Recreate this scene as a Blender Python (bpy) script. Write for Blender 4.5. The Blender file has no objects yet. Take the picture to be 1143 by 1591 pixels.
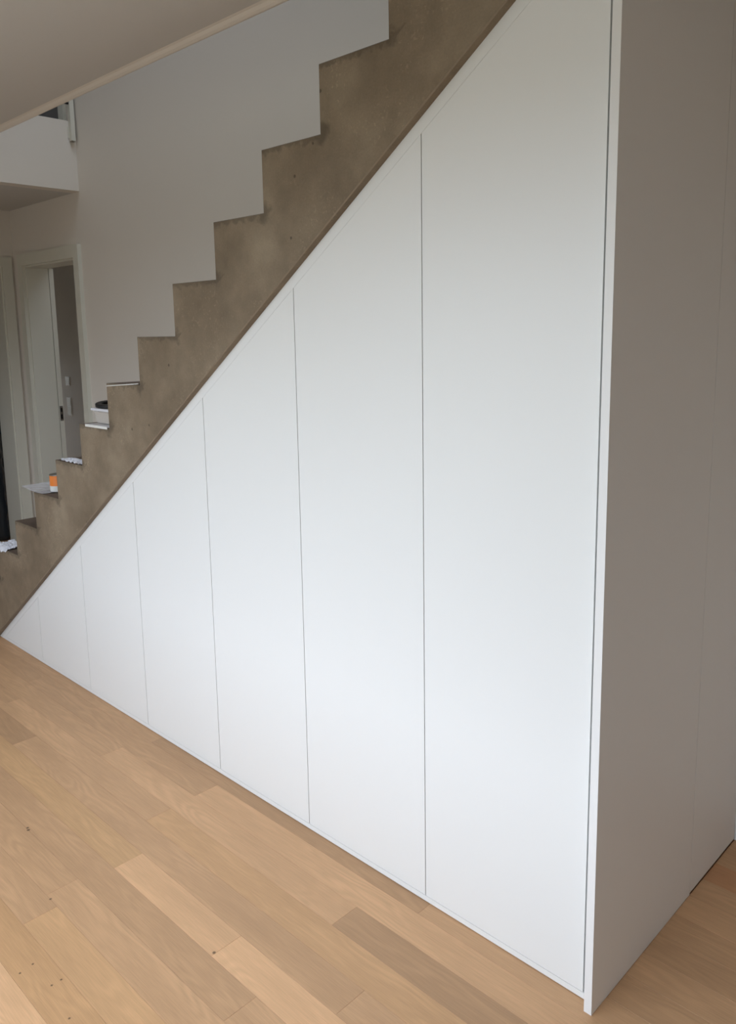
import bpy, bmesh, math, random
from mathutils import Vector, Matrix
random.seed(7)
S = bpy.context.scene
C = S.collection

# ------------------------------------------------------------------ camera
cam_d = bpy.data.cameras.new('camera'); cam = bpy.data.objects.new('camera', cam_d); C.objects.link(cam)
PITCH, ROLL, YAW = 1.4145, -0.0157, 0.7693
cam.matrix_world = (Matrix.Translation((0.8103, -1.5858, 1.6225)) @ Matrix.Rotation(YAW, 4, 'Z')
                    @ Matrix.Rotation(PITCH, 4, 'X') @ Matrix.Rotation(ROLL, 4, 'Z'))
cam_d.sensor_width = 36.0
cam_d.lens = 36.0 * 1242.94 / 1591.0
cam_d.shift_x = -8.09 / 1591.0
cam_d.shift_y = -82.47 / 1591.0
cam_d.clip_start = 0.02
S.camera = cam

# ------------------------------------------------------------------ sky and daylight
W = bpy.data.worlds.new('overcast_sky'); S.world = W; W.use_nodes = True
nt = W.node_tree; nt.nodes.clear()
wo = nt.nodes.new('ShaderNodeOutputWorld'); bg = nt.nodes.new('ShaderNodeBackground')
tc = nt.nodes.new('ShaderNodeTexCoord'); sx = nt.nodes.new('ShaderNodeSeparateXYZ'); cr = nt.nodes.new('ShaderNodeValToRGB')
nt.links.new(tc.outputs['Generated'], sx.inputs[0])
mp = nt.nodes.new('ShaderNodeMapRange'); mp.inputs['From Min'].default_value = -1; mp.inputs['From Max'].default_value = 1
nt.links.new(sx.outputs['Z'], mp.inputs['Value']); nt.links.new(mp.outputs[0], cr.inputs[0])
e = cr.color_ramp.elements
e[0].position = 0.48; e[0].color = (0.24, 0.25, 0.235, 1)      # ground outside
e[1].position = 0.56; e[1].color = (0.81, 0.915, 1.05, 1)      # overcast sky above the roofs opposite
n = e.new(0.505); n.color = (0.67, 0.755, 0.84, 1)
n = e.new(0.85); n.color = (0.81, 0.915, 1.05, 1)
nt.links.new(cr.outputs[0], bg.inputs[0]); nt.links.new(bg.outputs[0], wo.inputs[0])
bg.inputs[1].default_value = 5.2
WIN = (-2.65, 0.95, 0.45, 2.22)          # balcony window x0,x1,z0,z1 in the front wall
YF = -2.15                              # inner face of the window wall
def portal(loc, rot, sx_, sy_):
    l = bpy.data.lights.new('window_portal', 'AREA'); l.shape = 'RECTANGLE'; l.size = sx_; l.size_y = sy_
    l.cycles.is_portal = True
    o = bpy.data.objects.new('window_portal', l); o.location = loc; o.rotation_euler = rot; C.objects.link(o)
portal(((WIN[0]+WIN[1])/2, YF-.1, (WIN[2]+WIN[3])/2), (math.pi/2, 0, 0), WIN[1]-WIN[0], WIN[3]-WIN[2])
FILL_WIN = (-4.9, -3.8, 0.85, 1.55)         # unseen opening, added to brighten the back wall above the lower steps
portal(((FILL_WIN[0]+FILL_WIN[1])/2, YF-.1, (FILL_WIN[2]+FILL_WIN[3])/2), (math.pi/2, 0, 0), FILL_WIN[1]-FILL_WIN[0], FILL_WIN[3]-FILL_WIN[2])
SKYL = (-4.0, -0.8, 0.12, 0.90)         # skylight over the stairwell
portal(((SKYL[0]+SKYL[1])/2, (SKYL[2]+SKYL[3])/2, 5.25), (0, 0, 0), SKYL[1]-SKYL[0], SKYL[3]-SKYL[2])
S.view_settings.view_transform = 'Standard'; S.view_settings.look = 'None'
S.view_settings.gamma = 1.0; S.view_settings.use_curve_mapping = False
S.view_settings.exposure = 0.0

# ------------------------------------------------------------------ materials
def mat(name, col, rough=.5, spec=.5, metal=0., bump=0., bscale=60., vary=0., vscale=3., alpha=None, trans=0.):
    m = bpy.data.materials.new(name); m.use_nodes = True; t = m.node_tree
    b = t.nodes['Principled BSDF']
    b.inputs['Base Color'].default_value = (*col, 1); b.inputs['Roughness'].default_value = rough
    b.inputs['Specular IOR Level'].default_value = spec; b.inputs['Metallic'].default_value = metal
    if trans: b.inputs['Transmission Weight'].default_value = trans
    if alpha is not None: b.inputs['Alpha'].default_value = alpha
    g = t.nodes.new('ShaderNodeNewGeometry')
    if vary:
        nz = t.nodes.new('ShaderNodeTexNoise'); nz.inputs['Scale'].default_value = vscale; nz.inputs['Detail'].default_value = 4
        t.links.new(g.outputs['Position'], nz.inputs['Vector'])
        mx = t.nodes.new('ShaderNodeMix'); mx.data_type = 'RGBA'
        mx.inputs[6].default_value = (*[c*(1-vary) for c in col], 1); mx.inputs[7].default_value = (*[min(1, c*(1+vary)) for c in col], 1)
        t.links.new(nz.outputs[0], mx.inputs[0]); t.links.new(mx.outputs[2], b.inputs['Base Color'])
    if bump:
        nb = t.nodes.new('ShaderNodeTexNoise'); nb.inputs['Scale'].default_value = bscale; nb.inputs['Detail'].default_value = 3
        t.links.new(g.outputs['Position'], nb.inputs['Vector'])
        bp = t.nodes.new('ShaderNodeBump'); bp.inputs['Strength'].default_value = bump; bp.inputs['Distance'].default_value = .002
        t.links.new(nb.outputs[0], bp.inputs['Height']); t.links.new(bp.outputs[0], b.inputs['Normal'])
    return m

M = {}
M['lacquer'] = mat('white_lacquer', (.80, .81, .80), rough=.38, spec=.4)
M['lacquer_edge'] = mat('white_lacquer_edge', (.82, .82, .81), rough=.45, spec=.3)
M['carcass'] = mat('carcass_board', (.62, .62, .60), rough=.7)
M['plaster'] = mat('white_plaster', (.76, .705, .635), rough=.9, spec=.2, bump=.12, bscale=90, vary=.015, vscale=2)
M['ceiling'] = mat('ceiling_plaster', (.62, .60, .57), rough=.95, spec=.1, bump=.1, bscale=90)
M['doorwhite'] = mat('door_frame_white', (.70, .68, .59), rough=.4, spec=.4)
M['dark'] = mat('dark_grey_glass', (.035, .035, .04), rough=.2)
M['plinth'] = mat('dark_plinth', (.03, .028, .025), rough=.8)
M['steel'] = mat('brushed_steel', (.35, .34, .31), rough=.35, metal=1.)
M['black'] = mat('black_plastic', (.010, .009, .010), rough=.45, spec=.3)
M['beige'] = mat('beige_paint', (.60, .50, .42), rough=.6)
M['orange'] = mat('orange_print', (.80, .22, .03), rough=.4)
M['paper'] = mat('white_print', (.75, .75, .72), rough=.5)
M['switch'] = mat('switch_plastic', (.60, .56, .48), rough=.35)
M['subfloor'] = mat('screed', (.12, .08, .05), rough=.9)
M['film'] = mat('clear_plastic_film', (.80, .80, .84), rough=.18, alpha=.45)
M['crumple'] = mat('crumpled_white_film', (.75, .75, .80), rough=.2, alpha=.9)
M['tubwall'] = mat('milky_plastic', (.74, .72, .68), rough=.25, alpha=.25)
M['bag'] = mat('dark_glossy_film', (.02, .025, .03), rough=.16, bump=.5, bscale=14)

def wood():
    m = bpy.data.materials.new('oiled_oak'); m.use_nodes = True; t = m.node_tree; L = t.links.new
    b = t.nodes['Principled BSDF']; N = t.nodes.new
    g = N('ShaderNodeNewGeometry'); oi = N('ShaderNodeObjectInfo')
    # every plank gets its own stretch of grain
    off = N('ShaderNodeVectorMath'); off.operation = 'SCALE'; off.inputs[0].default_value = (13, 7, 5); L(oi.outputs['Random'], off.inputs['Scale'])
    ad = N('ShaderNodeVectorMath'); ad.operation = 'ADD'; L(g.outputs['Position'], ad.inputs[0]); L(off.outputs[0], ad.inputs[1])
    st = N('ShaderNodeVectorMath'); st.operation = 'MULTIPLY'; st.inputs[1].default_value = (1.6, 9, 1); L(ad.outputs[0], st.inputs[0])
    big = N('ShaderNodeTexNoise'); big.inputs['Scale'].default_value = 1.0; big.inputs['Detail'].default_value = 2; L(st.outputs[0], big.inputs['Vector'])
    # growth rings: contour bands of the broad noise
    ml = N('ShaderNodeMath'); ml.operation = 'MULTIPLY'; ml.inputs[1].default_value = 85; L(big.outputs[0], ml.inputs[0])
    sn = N('ShaderNodeMath'); sn.operation = 'SINE'; L(ml.outputs[0], sn.inputs[0])
    st2 = N('ShaderNodeVectorMath'); st2.operation = 'MULTIPLY'; st2.inputs[1].default_value = (14, 420, 1); L(ad.outputs[0], st2.inputs[0])
    fine = N('ShaderNodeTexNoise'); fine.inputs['Scale'].default_value = 1.0; fine.inputs['Detail'].default_value = 4; L(st2.outputs[0], fine.inputs['Vector'])
    st3 = N('ShaderNodeVectorMath'); st3.operation = 'MULTIPLY'; st3.inputs[1].default_value = (2.5, 14, 1); L(ad.outputs[0], st3.inputs[0])
    mid = N('ShaderNodeTexNoise'); mid.inputs['Scale'].default_value = 1.0; mid.inputs['Detail'].default_value = 3; L(st3.outputs[0], mid.inputs['Vector'])
    # v = 1 + .035*ring*mask + .25*(fine-.5) + .3*(mid-.5)
    msk = N('ShaderNodeMapRange'); msk.inputs['From Min'].default_value = .42; msk.inputs['From Max'].default_value = .62; L(mid.outputs[0], msk.inputs['Value'])
    a = N('ShaderNodeMath'); a.operation = 'MULTIPLY'; L(sn.outputs[0], a.inputs[0]); L(msk.outputs[0], a.inputs[1])
    a1 = N('ShaderNodeMath'); a1.operation = 'MULTIPLY_ADD'; a1.inputs[1].default_value = .055; a1.inputs[2].default_value = 1.0; L(a.outputs[0], a1.inputs[0])
    f1 = N('ShaderNodeMath'); f1.operation = 'MULTIPLY_ADD'; f1.inputs[1].default_value = .34; f1.inputs[2].default_value = -.17; L(fine.outputs[0], f1.inputs[0])
    f2 = N('ShaderNodeMath'); f2.operation = 'MULTIPLY_ADD'; f2.inputs[1].default_value = .34; f2.inputs[2].default_value = -.17; L(mid.outputs[0], f2.inputs[0])
    s1 = N('ShaderNodeMath'); s1.operation = 'ADD'; L(a1.outputs[0], s1.inputs[0]); L(f1.outputs[0], s1.inputs[1])
    s2 = N('ShaderNodeMath'); s2.operation = 'ADD'; L(s1.outputs[0], s2.inputs[0]); L(f2.outputs[0], s2.inputs[1])
    vm = N('ShaderNodeVectorMath'); vm.operation = 'SCALE'; L(oi.outputs['Color'], vm.inputs[0]); L(s2.outputs[0], vm.inputs['Scale'])
    # small dark pin knots
    last = None
    for kx, ky, r in [(-1.749, -.637, .006), (-1.735, -.640, .007), (-1.354, -.737, .005), (-1.147, -.878, .004), (-1.141, -.914, .004),
                      (-1.042, -.85, .004), (-1.042, -.875, .004), (-.913, -.89, .004), (-.83, -.53, .006)]:
        d = N('ShaderNodeVectorMath'); d.operation = 'DISTANCE'; d.inputs[1].default_value = (kx, ky, 0); L(g.outputs['Position'], d.inputs[0])
        q = N('ShaderNodeMapRange'); q.inputs['From Min'].default_value = r*.45; q.inputs['From Max'].default_value = r
        q.inputs['To Min'].default_value = .28; q.inputs['To Max'].default_value = 1; L(d.outputs['Value'], q.inputs['Value'])
        if last is None: last = q.outputs[0]
        else:
            mm = N('ShaderNodeMath'); mm.operation = 'MULTIPLY'; L(last, mm.inputs[0]); L(q.outputs[0], mm.inputs[1]); last = mm.outputs[0]
    v2 = N('ShaderNodeVectorMath'); v2.operation = 'SCALE'; L(vm.outputs[0], v2.inputs[0]); L(last, v2.inputs['Scale'])
    L(v2.outputs[0], b.inputs['Base Color'])
    b.inputs['Roughness'].default_value = .52; b.inputs['Specular IOR Level'].default_value = .35
    bp = N('ShaderNodeBump'); bp.inputs['Strength'].default_value = .12; bp.inputs['Distance'].default_value = .001
    L(fine.outputs[0], bp.inputs['Height']); L(bp.outputs[0], b.inputs['Normal'])
    return m
M['wood'] = wood()

XS, ZS, RUN, RISE = -3.2057, .7207, .258, .1801
SL = RISE / RUN
def concrete():
    m = bpy.data.materials.new('raw_concrete'); m.use_nodes = True; t = m.node_tree; L = t.links.new; N = t.nodes.new
    b = t.nodes['Principled BSDF']; g = N('ShaderNodeNewGeometry')
    def noise(scale, det=4, rough=.55, vec=None):
        n = N('ShaderNodeTexNoise'); n.inputs['Scale'].default_value = scale; n.inputs['Detail'].default_value = det; n.inputs['Roughness'].default_value = rough
        L(vec or g.outputs['Position'], n.inputs['Vector']); return n.outputs[0]
    def ma(op, a, bb, c=None):
        n = N('ShaderNodeMath'); n.operation = op
        for i, v in enumerate((a, bb, c)):
            if v is None: continue
            if isinstance(v, (int, float)): n.inputs[i].default_value = v
            else: L(v, n.inputs[i])
        return n.outputs[0]
    def mr(v, a0, a1, b0, b1):
        n = N('ShaderNodeMapRange'); L(v, n.inputs['Value'])
        for k, x in zip(('From Min', 'From Max', 'To Min', 'To Max'), (a0, a1, b0, b1)): n.inputs[k].default_value = x
        return n.outputs[0]
    cr = N('ShaderNodeValToRGB'); e = cr.color_ramp.elements
    e[0].position = .30; e[0].color = (.165, .124, .082, 1); e[1].position = .72; e[1].color = (.300, .240, .168, 1)
    n = e.new(.5); n.color = (.222, .171, .116, 1)
    L(noise(3.2, 6), cr.inputs[0])
    sp = N('ShaderNodeSeparateXYZ'); L(g.outputs['Position'], sp.inputs[0]); X, Z = sp.outputs['X'], sp.outputs['Z']
    # cloudy film, grit
    f = ma('MULTIPLY', mr(noise(14, 5), .3, .7, .88, 1.10), mr(noise(160, 2), .3, .7, .95, 1.05))
    f = ma('MULTIPLY', f, ma('ADD', 1, ma('MULTIPLY', ma('MULTIPLY', mr(noise(95, 2), .60, .68, 0, 1), mr(noise(4.5, 2), .48, .62, 0, 1)), .28)))     # pale grit in patches
    # bug holes
    vo = N('ShaderNodeTexVoronoi'); vo.inputs['Scale'].default_value = 9; L(g.outputs['Position'], vo.inputs['Vector'])
    hole = mr(vo.outputs['Distance'], .035, .055, .45, 1)
    f = ma('MULTIPLY', f, hole)
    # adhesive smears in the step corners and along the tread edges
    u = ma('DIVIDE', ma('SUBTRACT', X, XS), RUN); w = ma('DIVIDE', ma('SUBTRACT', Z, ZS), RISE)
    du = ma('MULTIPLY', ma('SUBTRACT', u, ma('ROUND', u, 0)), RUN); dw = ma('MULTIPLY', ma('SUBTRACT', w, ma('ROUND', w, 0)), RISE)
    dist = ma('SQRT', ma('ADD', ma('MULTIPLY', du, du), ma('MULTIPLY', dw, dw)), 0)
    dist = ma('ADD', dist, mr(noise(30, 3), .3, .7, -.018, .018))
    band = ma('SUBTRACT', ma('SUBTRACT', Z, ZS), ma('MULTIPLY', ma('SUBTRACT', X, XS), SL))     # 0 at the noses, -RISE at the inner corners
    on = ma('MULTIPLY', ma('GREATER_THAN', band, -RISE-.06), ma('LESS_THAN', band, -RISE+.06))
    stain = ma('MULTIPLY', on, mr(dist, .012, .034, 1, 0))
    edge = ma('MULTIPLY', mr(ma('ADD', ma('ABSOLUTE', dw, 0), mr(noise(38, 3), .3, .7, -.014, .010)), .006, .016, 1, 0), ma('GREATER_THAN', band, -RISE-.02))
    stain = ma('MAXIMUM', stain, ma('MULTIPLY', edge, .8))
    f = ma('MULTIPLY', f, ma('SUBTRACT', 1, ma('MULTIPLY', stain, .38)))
    # pale scratches
    mpn = N('ShaderNodeMapping'); mpn.inputs['Rotation'].default_value = (0, .9, 0); mpn.inputs['Scale'].default_value = (90, 1, 9); L(g.outputs['Position'], mpn.inputs[0])
    sc = ma('MULTIPLY', mr(noise(1, 3, vec=mpn.outputs[0]), .70, .78, 0, 1), mr(noise(2.5, 2), .5, .6, 0, 1))
    f = ma('MULTIPLY', f, ma('ADD', 1, ma('MULTIPLY', sc, .25)))
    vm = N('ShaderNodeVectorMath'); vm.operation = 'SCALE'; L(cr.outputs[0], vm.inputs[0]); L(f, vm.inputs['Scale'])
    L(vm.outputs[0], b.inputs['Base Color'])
    b.inputs['Roughness'].default_value = .62; b.inputs['Specular IOR Level'].default_value = .3
    bp = N('ShaderNodeBump'); bp.inputs['Strength'].default_value = .35; bp.inputs['Distance'].default_value = .002
    L(ma('ADD', noise(120, 3), hole), bp.inputs['Height']); L(bp.outputs[0], b.inputs['Normal'])
    return m
M['concrete'] = concrete()
M['concrete_edge'] = mat('worn_concrete_edge', (.24, .19, .135), rough=.7, vary=.25, vscale=25, bump=.4, bscale=80)

# ------------------------------------------------------------------ helpers
def link(name, bm, m, parent=None, bevel=0, smooth=False, seg=2):
    if bevel:
        bmesh.ops.bevel(bm, geom=[e for e in bm.edges if len(e.link_faces) == 2 and e.calc_face_angle(0) > .5],
                        offset=bevel, segments=seg, affect='EDGES', profile=.5)
    bmesh.ops.recalc_face_normals(bm, faces=bm.faces)
    me = bpy.data.meshes.new(name); bm.to_mesh(me); bm.free()
    if smooth:
        for p in me.polygons: p.use_smooth = True
    for mm in (m if isinstance(m, (list, tuple)) else [m]): me.materials.append(mm)
    o = bpy.data.objects.new(name, me); C.objects.link(o); o.parent = parent
    return o
def box(bm, x0, x1, y0, y1, z0, z1):
    vs = [bm.verts.new((x, y, z)) for x in (x0, x1) for y in (y0, y1) for z in (z0, z1)]
    for f in ((0, 1, 3, 2), (4, 6, 7, 5), (0, 4, 5, 1), (2, 3, 7, 6), (0, 2, 6, 4), (1, 5, 7, 3)):
        bm.faces.new([vs[i] for i in f])
def boxes(name, lst, m, parent=None, bevel=0):
    bm = bmesh.new()
    for b in lst: box(bm, *b)
    return link(name, bm, m, parent, bevel)
def prism_y(bm, pts, y0, y1):               # polygon in x,z extruded along y
    a = [bm.verts.new((x, y0, z)) for x, z in pts]; b = [bm.verts.new((x, y1, z)) for x, z in pts]
    bm.faces.new(a); bm.faces.new(b[::-1])
    for i in range(len(pts)):
        j = (i+1) % len(pts); bm.faces.new((a[i], b[i], b[j], a[j]))
def prism(name, pts, y0, y1, m, parent=None, bevel=0):
    bm = bmesh.new(); prism_y(bm, pts, y0, y1); return link(name, bm, m, parent, bevel)
def prism_x(bm, pts, x0, x1):
    a = [bm.verts.new((x0, y, z)) for y, z in pts]; b = [bm.verts.new((x1, y, z)) for y, z in pts]
    bm.faces.new(a); bm.faces.new(b[::-1])
    for i in range(len(pts)):
        j = (i+1) % len(pts); bm.faces.new((a[i], b[i], b[j], a[j]))
def struct(o): o['kind'] = 'structure'; return o
def tag(o, label, cat, group=None):
    o['label'] = label; o['category'] = cat
    if group: o['group'] = group
    return o
def thing(name, loc, label, cat):
    o = bpy.data.objects.new(name, None); o.location = loc; o.empty_display_size = .1; C.objects.link(o)
    return tag(o, label, cat)
def rebase(root):                            # children are built in world coordinates
    bpy.context.view_layer.update()
    inv = Matrix.Translation(root.location).inverted()
    for ch in root.children: ch.matrix_parent_inverse = inv

H, ZU = 2.564, 2.88                          # room height, upper floor level
XB = -4.322                                  # face of the gallery parapet
XL, XR = -5.44, 2.6
YW = 1.0                                     # inner face of the back wall
TW = .25

# ------------------------------------------------------------------ shell
floor = struct(boxes('floor', [(-7.4, XR, YF, 2.2, -.12, -.0155)], M['subfloor']))

# oak strips: rows of 98 mm running along x
PW, P0 = .098, -.052
um = bmesh.new(); box(um, 0, 1, -PW+.0005, -.0000, -.0150, 0)
bmesh.ops.bevel(um, geom=[e for e in um.edges if all(v.co.z > -.001 for v in e.verts)], offset=.0005, segments=1, affect='EDGES')
bmesh.ops.recalc_face_normals(um, faces=um.faces)
plank_me = bpy.data.meshes.new('plank'); um.to_mesh(plank_me); um.free(); plank_me.materials.append(M['wood'])
BASE = (.612, .368, .200)
rows = {      # row: end joints along x, tone of each strip
    -1: ([-3.1, -1.95, -.527, .62], [.98, .97, .86, 1.0, .98]),
    0: ([-2.9, -1.493, .18], [.92, .93, 1.07, 1.0]),
    1: ([-3.4, -2.0, -.673, .70], [.95, .95, 1.05, .84, 1.0]),
    2: ([-2.75, -1.49, -.02], [.90, .99, (1.0, .99, .95), 1.02]),
    3: ([-3.3, -2.35, -.45, .85], [.95, .82, .95, .99, 1.0]),
    4: ([-2.6, -1.343, -.826, .4], [.88, (.98, .98, .93), 1.14, 1.20, 1.0]),
    5: ([-2.1, -.633, .7], [.93, .93, 1.01, 1.0]),
    6: ([-2.7, -1.38, .0], [.93, .94, 1.0, 1.0]),
    7: ([-2.3, -1.31, .1], [.9, .97, (1.06, 1.05, 1.0), 1.0]),
    8: ([-1.9, -.3], [.95, (1.0, .98, .92), 1.0]),
    9: ([-2.4, -1.45, .1], [.9, .95, 1.20, 1.0]),
    -2: ([.36, 1.5], [.93, 1.02, .96]),
    -3: ([.48, 1.9], [.98, 1.04, .93]),
    -4: ([.9, 2.1], [.90, .90, 1.0]),
    -5: ([.21, 1.4], [.95, .97, 1.0]),
    -6: ([.7, 1.9], [1.04, 1.04, .95]),
    -7: ([.35, 1.6], [.98, .98, 1.0]),
    -8: ([.8, 2.0], [(.95, .85, .80), (.90, .80, .74), .95]),
    -9: ([.5, 1.5], [.95, .95, 1.0])}
def plank(x0, x1, r, tone):
    o = bpy.data.objects.new('plank', plank_me); C.objects.link(o); o.parent = floor
    o.location = (x0, P0 - PW*r, 0); o.scale = (x1-x0-.0003, 1, 1)
    t = [1+(q-1)*1.25 for q in (tone if isinstance(tone, tuple) else (tone,)*3)]
    o.color = (BASE[0]*t[0], BASE[1]*t[1], BASE[2]*t[2], 1)
for r in range(-11, 19):
    if r in rows: js, tn = rows[r]
    else:
        js = []; x = -5.4 + random.random()*1.3
        while x < 2.2: js.append(x); x += random.uniform(.9, 1.7)
        tn = [random.uniform(.86, 1.1) for _ in range(len(js)+1)]
    lim0 = XL if (P0-PW*r) <= .0 or r > 0 else (.002 if r < -1 else XL)
    if r < -1: lim0 = .0
    ed = [lim0] + [j for j in js if j > lim0+.15] + [XR]
    tn = tn[-(len(ed)-1):]
    for i in range(len(ed)-1): plank(ed[i], ed[i+1], r, tn[i])
# the rest of the floor (behind the camera, under the stairs, in the far rooms): joined
bm = bmesh.new()
for r in range(19, 30):
    x = XL
    while x < XR:
        x2 = min(XR, x+random.uniform(.9, 1.6)); y1 = P0-PW*r
        if y1-PW > YF: box(bm, x, x2-.0004, y1-PW+.0004, y1, -.015, 0)
        x = x2
for r in range(-22, -1):
    y1 = P0-PW*r; x = -7.2; xe = -.005
    while x < xe-.05:
        x2 = min(xe, x+random.uniform(.9, 1.6)); box(bm, x, x2-.0004, y1-PW+.0004, y1, -.015, 0); x = x2
o = link('planks_beyond', bm, M['wood'], floor); o['kind'] = 'stuff'; o.color = (*BASE, 1)

def wall_with_openings_y(name, y0, y1, x0, x1, z0, z1, ops, m):
    """wall in the xz plane; ops = list of (x0,x1,z0,z1) sorted by x"""
    L, x = [], x0
    for a, b, c, d in ops:
        L.append((x, a, y0, y1, z0, z1))
        if c > z0: L.append((a, b, y0, y1, z0, c))
        L.append((a, b, y0, y1, d, z1)); x = b
    L.append((x, x1, y0, y1, z0, z1)); return struct(boxes(name, L, m))
D2 = (-5.245, -4.424, 2.15)
TWB = .20
wall_with_openings_y('wall_back', YW, YW+TWB, XL-TW, XR+.2, 0, H+.15, [(D2[0], D2[1], 0, D2[2])], M['plaster'])
wall_with_openings_y('wall_back_upper', YW, YW+TW, -9, XR+.2, H+.15, 5.3, [(-5.3, -4.50, ZU, 4.95)], M['plaster'])
wall_with_openings_y('wall_front', YF-.25, YF, -9, XR+.2, -.1, 5.3, [(*FILL_WIN,), (*WIN,)], M['plaster'])
struct(boxes('wall_right', [(XR, XR+.2, YF, YW, 0, 5.3)], M['plaster']))
D1 = (.08, .905)                              # opening of the left door along y
struct(boxes('wall_left', [(XL-TW, XL, YF, D1[0], 0, H), (XL-TW, XL, D1[0], D1[1], 2.15, H), (XL-TW, XL, D1[1], YW, 0, H)], M['plaster']))
struct(boxes('wall_far_left', [(-7.4, -7.2, YF, YW+.04, 0, 5.3)], M['plaster']))
portal((-7.45, 1.485, .90), (0, -math.pi/2, 0), 1.3, .43)      # unseen opening, added to let more daylight into the far room
boxes_far = [(-7.4, -7.2, YW+.05, 1.72, 0, .25), (-7.4, -7.2, YW+.05, 1.72, 1.55, H), (-7.4, -7.2, YW+.05, 1.27, .25, 1.55)]
struct(boxes('wall_far_room', boxes_far, M['plaster']))
struct(boxes('wall_room_behind', [(-7.4, -3.9, 1.72, 1.92, 0, H), (-3.9, -3.7, YW+TWB, 1.92, 0, H)], M['plaster']))
struct(boxes('wall_upper_behind', [(-6.5, -3.9, 1.9, 2.1, H+.15, 5.3)], M['plaster']))
# ceiling over the room, with the opening for the stairs
YE = .018
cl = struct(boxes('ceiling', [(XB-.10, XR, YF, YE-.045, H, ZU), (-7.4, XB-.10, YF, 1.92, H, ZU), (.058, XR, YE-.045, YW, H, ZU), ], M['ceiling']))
bm = bmesh.new()                              # rounded plaster lip along the edge of the opening
prof = [(YE-.045, H), (YE-.034, H-.0015), (YE-.022, H-.006), (YE-.010, H-.009), (YE-.003, H-.0085), (YE, H-.005), (YE, ZU), (YE-.045, ZU)]
prism_x(bm, prof, XB, .052); o = link('trim_1', bm, M['plaster'], smooth=False); struct(o)
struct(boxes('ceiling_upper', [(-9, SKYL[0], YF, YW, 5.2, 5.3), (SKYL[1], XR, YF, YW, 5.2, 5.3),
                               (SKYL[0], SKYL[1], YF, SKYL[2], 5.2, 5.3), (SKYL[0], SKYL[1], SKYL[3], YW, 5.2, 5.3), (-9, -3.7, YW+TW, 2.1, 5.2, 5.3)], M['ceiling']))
# gallery parapet
struct(boxes('wall_gallery_parapet', [(XB-.0995, XB, YE+.0005, YW, H, 2.992), ], M['plaster']))
struct(boxes('wall_upper_room', [(XB, XR, YE-.045, YE-.02, ZU, 3.0)], M['plaster']))

# big balcony window behind the camera
win = struct(boxes('window_1', [(WIN[0], WIN[1], YF-.16, YF-.09, WIN[2], WIN[2]+.06), (WIN[0], WIN[1], YF-.16, YF-.09, WIN[3]-.06, WIN[3]),
      (WIN[0], WIN[0]+.06, YF-.16, YF-.09, WIN[2]+.06, WIN[3]-.06), (WIN[1]-.06, WIN[1], YF-.16, YF-.09, WIN[2]+.06, WIN[3]-.06),
      ((WIN[0]+WIN[1])/2-.05, (WIN[0]+WIN[1])/2+.05, YF-.16, YF-.09, WIN[2]+.06, WIN[3]-.06)], M['doorwhite']))

# ------------------------------------------------------------------ concrete stair
YS = -.0255
def nose(k): return (XS+RUN*k, ZS+RISE*k)
UND = 2.5245                                  # underside height at x = 0
pts = []
for k in range(-3, 13):
    x, z = nose(k)
    pts.append((x, z-RISE)); pts.append((x, z))
pts[0] = (nose(-3)[0], 0.0)
pts.append((.052, ZU)); pts.append((.052, UND+SL*.052))
xb = -UND/SL
pts.append((xb, 0.0))
pts[-4] = (pts[-4][0], pts[-4][1])
stair = bpy.data.objects.new('staircase', None); C.objects.link(stair); stair.location = (xb, YS, 0)
tag(stair, 'raw brown concrete stair flight with bare stepped edge above the white cabinet', 'staircase')
bm = bmesh.new(); prism_y(bm, pts, YS, YW-.003)
und_edges = [e for e in bm.edges if all(abs(v.co.z-(UND+SL*v.co.x)) < 1e-3 and v.co.y < YS+.01 for v in e.verts)]
bmesh.ops.bevel(bm, geom=und_edges, offset=.003, segments=1, affect='EDGES')
for f in bm.faces: f.material_index = 0
bm.faces.ensure_lookup_table(); bm.normal_update()
for f in bm.faces:
    c = f.calc_center_median()
    if c.y < YS+.02 and abs(f.normal.y) < .95 and abs(f.normal.y) > .2: f.material_index = 1
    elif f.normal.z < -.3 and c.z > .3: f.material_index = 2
me_e = [e for e in bm.edges if all(v.co.y < YS+1e-4 for v in e.verts) and e.calc_face_angle(0) > 1.4]
bmesh.ops.bevel(bm, geom=me_e, offset=.002, segments=1, affect='EDGES')
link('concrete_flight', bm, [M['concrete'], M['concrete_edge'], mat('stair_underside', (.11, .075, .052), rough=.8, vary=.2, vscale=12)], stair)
# thin pale strip lying against the edge of one tread
x4, z4 = nose(4)
bm = bmesh.new(); prism_y(bm, [(x4+.004, z4-.0125), (x4+.004, z4-.0092), (x4+.25, z4+.0070), (x4+.25, z4+.0042)], YS-.004, YS)
o = link('edge_strip', bm, M['paper'], stair); o['label'] = 'thin pale strip across the edge of one tread'
bm = bmesh.new()                              # crumbs of mortar on that tread
for i in range(7):
    cx = x4+random.uniform(.14, .25); s = random.uniform(.002, .0045)
    bmesh.ops.create_icosphere(bm, subdivisions=1, radius=s, matrix=Matrix.Translation((cx, YS+.012+random.random()*.03, z4+s*.6)))
o = link('mortar_crumbs', bm, M['concrete'], stair); o['kind'] = 'stuff'
rebase(stair)

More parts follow.
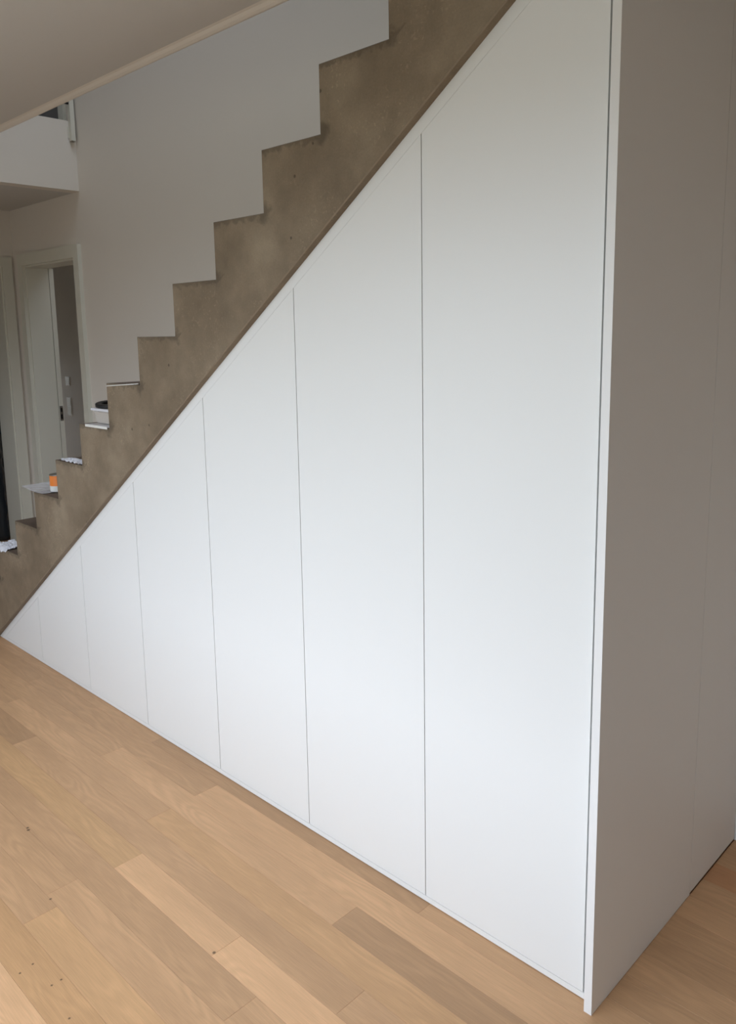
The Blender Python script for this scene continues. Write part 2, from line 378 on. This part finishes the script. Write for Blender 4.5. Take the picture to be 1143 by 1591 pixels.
# ------------------------------------------------------------------ built-in cabinet under the stair
CAB = 2.5265
cab = thing('built_in_cabinet', (0, 0, 0), 'white handleless cabinet filling the triangle under the concrete stair', 'cabinet')
LQ, BV = M['lacquer'], .0009
def top(x): return CAB+SL*x-.0015
RAILV, RAILB = .039, .0185                    # sloped rail (measured upright), bottom rail
xt = -CAB/SL+.004
edges = [-.0405, -.543, -1.0455, -1.545, -2.058, -2.560, -3.066]
G = .0015
for i in range(6):
    xr, xl = edges[i]-(G if i else .0), edges[i+1]+G
    prism('door', [(xl, RAILB+.0012), (xr, RAILB+.0012), (xr, top(xr)-RAILV+.0008), (xl, top(xl)-RAILV+.0008)], .0004, .0194, LQ, cab, BV)
xl = (RAILB+.0012-CAB+.0015+RAILV)/SL
o = prism('infill_panel', [(xl, RAILB+.0012), (edges[6]-G, RAILB+.0012), (edges[6]-G, top(edges[6]-G)-RAILV)], .0004, .0194, LQ, cab, .0006)
prism('top_rail', [(xt, .002), ((RAILB-CAB+.0015+RAILV)/SL-.0012, RAILB), (-.0365, top(-.0365)-RAILV+.0012), (-.0365, top(-.0365)), (xt-.001, .004)], 0, .019, LQ, cab, .0006)
prism('bottom_rail', [(xt+.004, .0025), (-.0365, .0025), (-.0365, RAILB), ((RAILB-CAB+.0015+RAILV)/SL+.001, RAILB)], 0, .019, LQ, cab, BV)
prism('stile', [(-.0362, .0025), (-.0203, .0025), (-.0203, top(-.02)), (-.0362, top(-.036))], 0, .019, LQ, cab, 0)
o = boxes('end_panel', [(-.020, 0, -.030, .5375, .0008, H-.001-.015)], M['lacquer_edge'], cab, .001)
o = boxes('side_panel', [(-.020, 0, .5393, .883, .0065, H-.016)], M['lacquer_edge'], cab, .0008)
boxes('plinth', [(-.034, -.022, .539, .88, .0, .0075)], M['plinth'], cab)
prism('carcass', [(xt+.1, .012), (-.021, .012), (-.021, CAB-.021*SL-.02), (xt+.1, top(xt+.1)-.02)], .0215, .88, M['carcass'], cab)
rebase(cab)
# casing beyond the cabinet's side
struct(boxes('trim_2', [(-.018, .008, .887, YW, 0, H-.002)], M['lacquer_edge'], None, .002))

# ------------------------------------------------------------------ far doorways
def doorway_y(name):                          # doorway in the back wall
    a, b, h = D2; dw = M['doorwhite']
    d = struct(boxes(name, [(b, b+.07, YW-.027, YW, 0, h+.083)], dw, None, .002))
    boxes('casing', [(a-.07, a, YW-.027, YW, 0, h+.083)], dw, d, .002)
    boxes('casing', [(a, b, YW-.027, YW, h, h+.083)], dw, d, .002)
    boxes('jamb', [(a, a+.012, YW, YW+.166, 0, h), ], dw, d, .001)
    boxes('jamb', [(b-.012, b, YW, YW+.166, 0, h)], dw, d, .001)
    boxes('jamb', [(a+.012, b-.012, YW, YW+.166, h-.012, h)], dw, d, .001)
    boxes('door_stop', [(a, a+.015, YW+.170, YW+.204, 0, h-.012)], dw, d, .001)
    s = boxes('strike_plate', [(a+.0152, a+.0175, YW+.174, YW+.198, .985, 1.10)], M['steel'], d)
    boxes('latch_hole', [(a+.0176, a+.0182, YW+.179, YW+.193, 1.055, 1.085)], M['black'], s)
    boxes('latch_hole', [(a+.0176, a+.0182, YW+.179, YW+.193, 1.000, 1.035)], M['black'], s)
doorway_y('door_2')
def doorway_x(name):
    a, b = D1; h = 2.15; dw = M['doorwhite']; t = .02
    d = struct(boxes(name, [(XL, XL+t, b, b+.075, 0, h+.075)], dw, None, .002))
    boxes('casing', [(XL, XL+t, a-.075, a, 0, h+.075)], dw, d, .002)
    boxes('casing', [(XL, XL+t, a, b, h, h+.075)], dw, d, .002)
    boxes('jamb', [(XL-TW, XL, b-.010, b, 0, h)], dw, d, .001)
    boxes('jamb', [(XL-TW, XL, a, a+.010, 0, h)], dw, d, .001)
    boxes('jamb', [(XL-TW, XL, a+.010, b-.010, h-.010, h)], dw, d, .001)
doorway_x('door_1')
# upstairs doorway with dark leaf on the gallery
d3 = struct(boxes('door_3', [(-4.50, -4.43, YW-.02, YW, ZU, 5.02)], M['doorwhite'], None, .002))
boxes('casing', [(-5.37, -5.30, YW-.02, YW, ZU, 5.02)], M['doorwhite'], d3, .002)
boxes('casing', [(-5.30, -4.50, YW-.02, YW, 4.95, 5.02)], M['doorwhite'], d3, .002)
boxes('door_leaf', [(-5.30, -4.50, YW+.03, YW+.07, ZU+.005, 4.95)], mat('dark_grey_leaf', (.16, .155, .15), rough=.4), d3, .002)

# light switches in the room behind
sw = M['switch']; ys = 1.72
def switch(xc, zc, n, label):
    w = .081
    t = thing('light_switch', (xc, ys, zc), label, 'light switch')
    for i in range(n):
        z0 = zc - n*w/2 + i*w
        fr = boxes('frame', [(xc-w/2, xc+w/2, ys-.005, ys-.0005, z0+.0008, z0+w-.0008)], sw, t, .0015)
        boxes('rocker', [(xc-.031, xc+.031, ys-.007, ys-.0052, z0+.010, z0+w-.010)], sw, t, .0015)
    rebase(t)
switch(-6.215, 1.235, 1, 'single flat light switch higher on the wall seen through the far doorway')
switch(-6.215, 1.005, 2, 'double light switch lower on the wall seen through the far doorway')

# ------------------------------------------------------------------ gallery railing
rl = thing('gallery_railing', (-4.30, .97, 2.865), 'slim white railing post fixed to the gallery edge with a thin dark rod', 'railing')
boxes('post', [(XB+.004, XB+.034, .957, .985, 2.868, 3.85)], M['doorwhite'], rl, .003)
boxes('rod', [(XB+.014, XB+.026, .06, .9565, 3.088, 3.098)], M['black'], rl, .002)
boxes('rod', [(XB+.014, XB+.026, .06, .9565, 3.288, 3.298)], M['black'], rl, .002)
boxes('rod', [(XB+.014, XB+.026, .06, .9565, 3.488, 3.498)], M['black'], rl, .002)
boxes('bracket', [(XB+.0005, XB+.0038, .950, .990, 2.885, 2.955)], M['doorwhite'], rl, .001)
boxes('foot_cap', [(XB+.006, XB+.032, .959, .983, 2.864, 2.868)], M['steel'], rl)
rebase(rl)

# ------------------------------------------------------------------ things left on the steps
def lathe(bm, prof, loc, seg=32):
    rings = []
    for r, z in prof:
        rings.append([bm.verts.new((loc[0]+r*math.cos(2*math.pi*i/seg), loc[1]+r*math.sin(2*math.pi*i/seg), loc[2]+z)) for i in range(seg)])
    for a, b in zip(rings, rings[1:]):
        for i in range(seg): bm.faces.new((a[i], a[(i+1) % seg], b[(i+1) % seg], b[i]))
    return rings
x3, z3 = nose(3)
# milky tub with a rim, its lid under it
tx0, tx1, ty0, ty1 = x3+.078, x3+.246, YS+.028, YS+.150
lid = thing('plastic_lid', (tx0, ty0, z3), 'flat pale plastic lid lying on a concrete tread under the milky tub', 'tray')
boxes('lid_plate', [(tx0-.010, x3+.254, YS-.006, YS+.165, z3+.0005, z3+.0045)], M['crumple'], lid, .001)
boxes('lid_lip', [(tx0-.010, x3+.254, YS-.0075, YS-.0062, z3-.0055, z3+.0045)], M['paper'], lid)
rebase(lid)
tub = thing('plastic_tub', ((tx0+tx1)/2, (ty0+ty1)/2, z3+.005), 'small milky plastic tub with a beige filling on a concrete tread', 'tub')
def frustum(bm, x0, x1, y0, y1, z0, z1, s):
    v = []
    for z, q in ((z0, s), (z1, 0)):
        v.append([bm.verts.new(p) for p in ((x0+q, y0+q, z), (x1-q, y0+q, z), (x1-q, y1-q, z), (x0+q, y1-q, z))])
    bm.faces.new(v[0][::-1])
    for i in range(4): bm.faces.new((v[0][i], v[0][(i+1) % 4], v[1][(i+1) % 4], v[1][i]))
    return v
zt = z3+.0052
bm = bmesh.new()
o1 = frustum(bm, tx0, tx1, ty0, ty1, zt, zt+.062, .010); i1 = frustum(bm, tx0+.002, tx1-.002, ty0+.002, ty1-.002, zt+.002, zt+.062, .010)
for i in range(4): bm.faces.new((o1[1][i], o1[1][(i+1) % 4], i1[1][(i+1) % 4], i1[1][i]))
link('tub_body', bm, M['tubwall'], tub)
bm = bmesh.new()
for b in ((tx0-.007, tx1+.007, ty0-.007, ty0-.0005), (tx0-.007, tx1+.007, ty1+.0005, ty1+.007), (tx0-.007, tx0-.0005, ty0-.0005, ty1+.0005), (tx1+.0005, tx1+.007, ty0-.0005, ty1+.0005)):
    box(bm, *b, zt+.055, zt+.0645)
link('rim', bm, M['crumple'], tub)
bm = bmesh.new(); v = frustum(bm, tx0+.005, tx1-.005, ty0+.005, ty1-.005, zt+.003, zt+.048, .007); bm.faces.new(v[1]); link('filling', bm, M['beige'], tub)
rebase(tub)
# black tape roll on the tub
bm = bmesh.new(); prof = []
for a, b in ((.046, -.0075), (.066, -.0075), (.069, -.005), (.069, .005), (.066, .0075), (.046, .0075), (.043, .005), (.043, -.005), (.046, -.0075)): prof.append((a, b))
rings = lathe(bm, prof, (0, 0, 0), 36)
bmesh.ops.remove_doubles(bm, verts=bm.verts, dist=1e-5)
tape = link('tape_roll', bm, M['black'], smooth=False)
tape.location = ((tx0+tx1)/2-.020, ty0+.055, zt+.0795); tape.rotation_euler = (math.radians(4), math.radians(4), 0)
tag(tape, 'black ring lying tilted across the top of the milky tub', 'tape')

# orange and white can
x1_, z1_ = nose(1)
cx, cy = x1_+.086, YS+.080
can = thing('spray_can', (cx, cy, z1_), 'small orange and white can half hidden behind a concrete step', 'can')
bm = bmesh.new(); r = lathe(bm, [(.0, 0.001), (.033, .001), (.035, .003), (.035, .028)], (cx, cy, z1_+.004)); bmesh.ops.remove_doubles(bm, verts=bm.verts, dist=1e-5); link('lower_label', bm, M['paper'], can, smooth=True)
bm = bmesh.new(); lathe(bm, [(.035, .0285), (.035, .076)], (cx, cy, z1_+.004)); link('orange_label', bm, M['orange'], can, smooth=True)
bm = bmesh.new(); lathe(bm, [(.035, .0765), (.036, .078), (.036, .081), (.033, .082), (.0001, .080)], (cx, cy, z1_+.004)); link('lid', bm, M['steel'], can, smooth=True)
bm = bmesh.new(); box(bm, cx-.0365, cx-.0352, cy-.012, cy+.006, z1_+.046, z1_+.052); link('white_mark', bm, M['paper'], can)
rebase(can)

# plastic films
def film(name, x0, x1, y0, y1, z, amp, nx, ny, m, label, droop=None, seed=1, jag=0.):
    rnd = random.Random(seed); bm = bmesh.new(); g = []
    for i in range(nx+1):
        row = []
        for j in range(ny+1):
            u, v = i/nx, j/ny
            x, y = x0+(x1-x0)*u, y0+(y1-y0)*v
            if jag and j == 0: y -= rnd.random()*jag
            if jag and i == 0: x -= rnd.random()*jag
            zz = z + rnd.random()*amp
            if droop: zz += droop(x, y)
            row.append(bm.verts.new((x, y, zz)))
        g.append(row)
    for i in range(nx):
        for j in range(ny): bm.faces.new((g[i][j], g[i+1][j], g[i+1][j+1], g[i][j+1]))
    o = link(name, bm, m); md = o.modifiers.new('thickness', 'SOLIDIFY'); md.thickness = .0006; md.offset = 1
    return tag(o, label, 'plastic film')
film('plastic_sheet', x1_-.125, x1_+.10, YS-.005, YS+.13, z1_+.003, .0025, 12, 8, M['film'],
     'clear flat plastic sheet jutting past a lower concrete tread beside the orange can',
     lambda x, y: .010*max(0, (x1_-x)/.12)**2, 4)
x2_, z2_ = nose(2)
film('crumpled_film', x2_+.035, x2_+.250, YS+.001, YS+.06, z2_+.002, .009, 22, 7, M['crumple'], 'crumpled clear film on the tread between can and tub', None, 11)
xm, zm = nose(-1)
film('crumpled_film', xm-.03, xm+.128, YS-.006, YS+.10, zm+.002, .016, 20, 12, M['crumple'], 'crumpled white film on the lowest tread in view at the left edge',
     lambda x, y: -.016 if y < YS+.0 else 0, 5, .008)

# dark bag in the left doorway
bm = bmesh.new(); rnd = random.Random(3)
seg, lev = 26, 26
bx, by = -6.02, .82
rr = []
for l in range(lev+1):
    t = l/lev; rad = .26*(1-.35*t**3)*(1 if l < lev else .35) ; ring = []
    for i in range(seg):
        a = 2*math.pi*i/seg; q = rad*(1+.10*math.sin(5*a+2.5*t)+.07*math.sin(9*a-4*t)+rnd.uniform(-.045, .045))
        ring.append(bm.verts.new((bx+q*math.cos(a), by+q*1.0*math.sin(a), .004+1.12*t+rnd.uniform(-.008, .008)*(0 < l))))
    rr.append(ring)
for a, b in zip(rr, rr[1:]):
    for i in range(seg): bm.faces.new((a[i], a[(i+1) % seg], b[(i+1) % seg], b[i]))
bm.faces.new(rr[0][::-1]); bm.faces.new(rr[-1])
o = link('covered_bundle', bm, M['bag'], smooth=True)
tag(o, 'tall dark bundle wrapped in glossy plastic in the leftmost doorway', 'bundle')
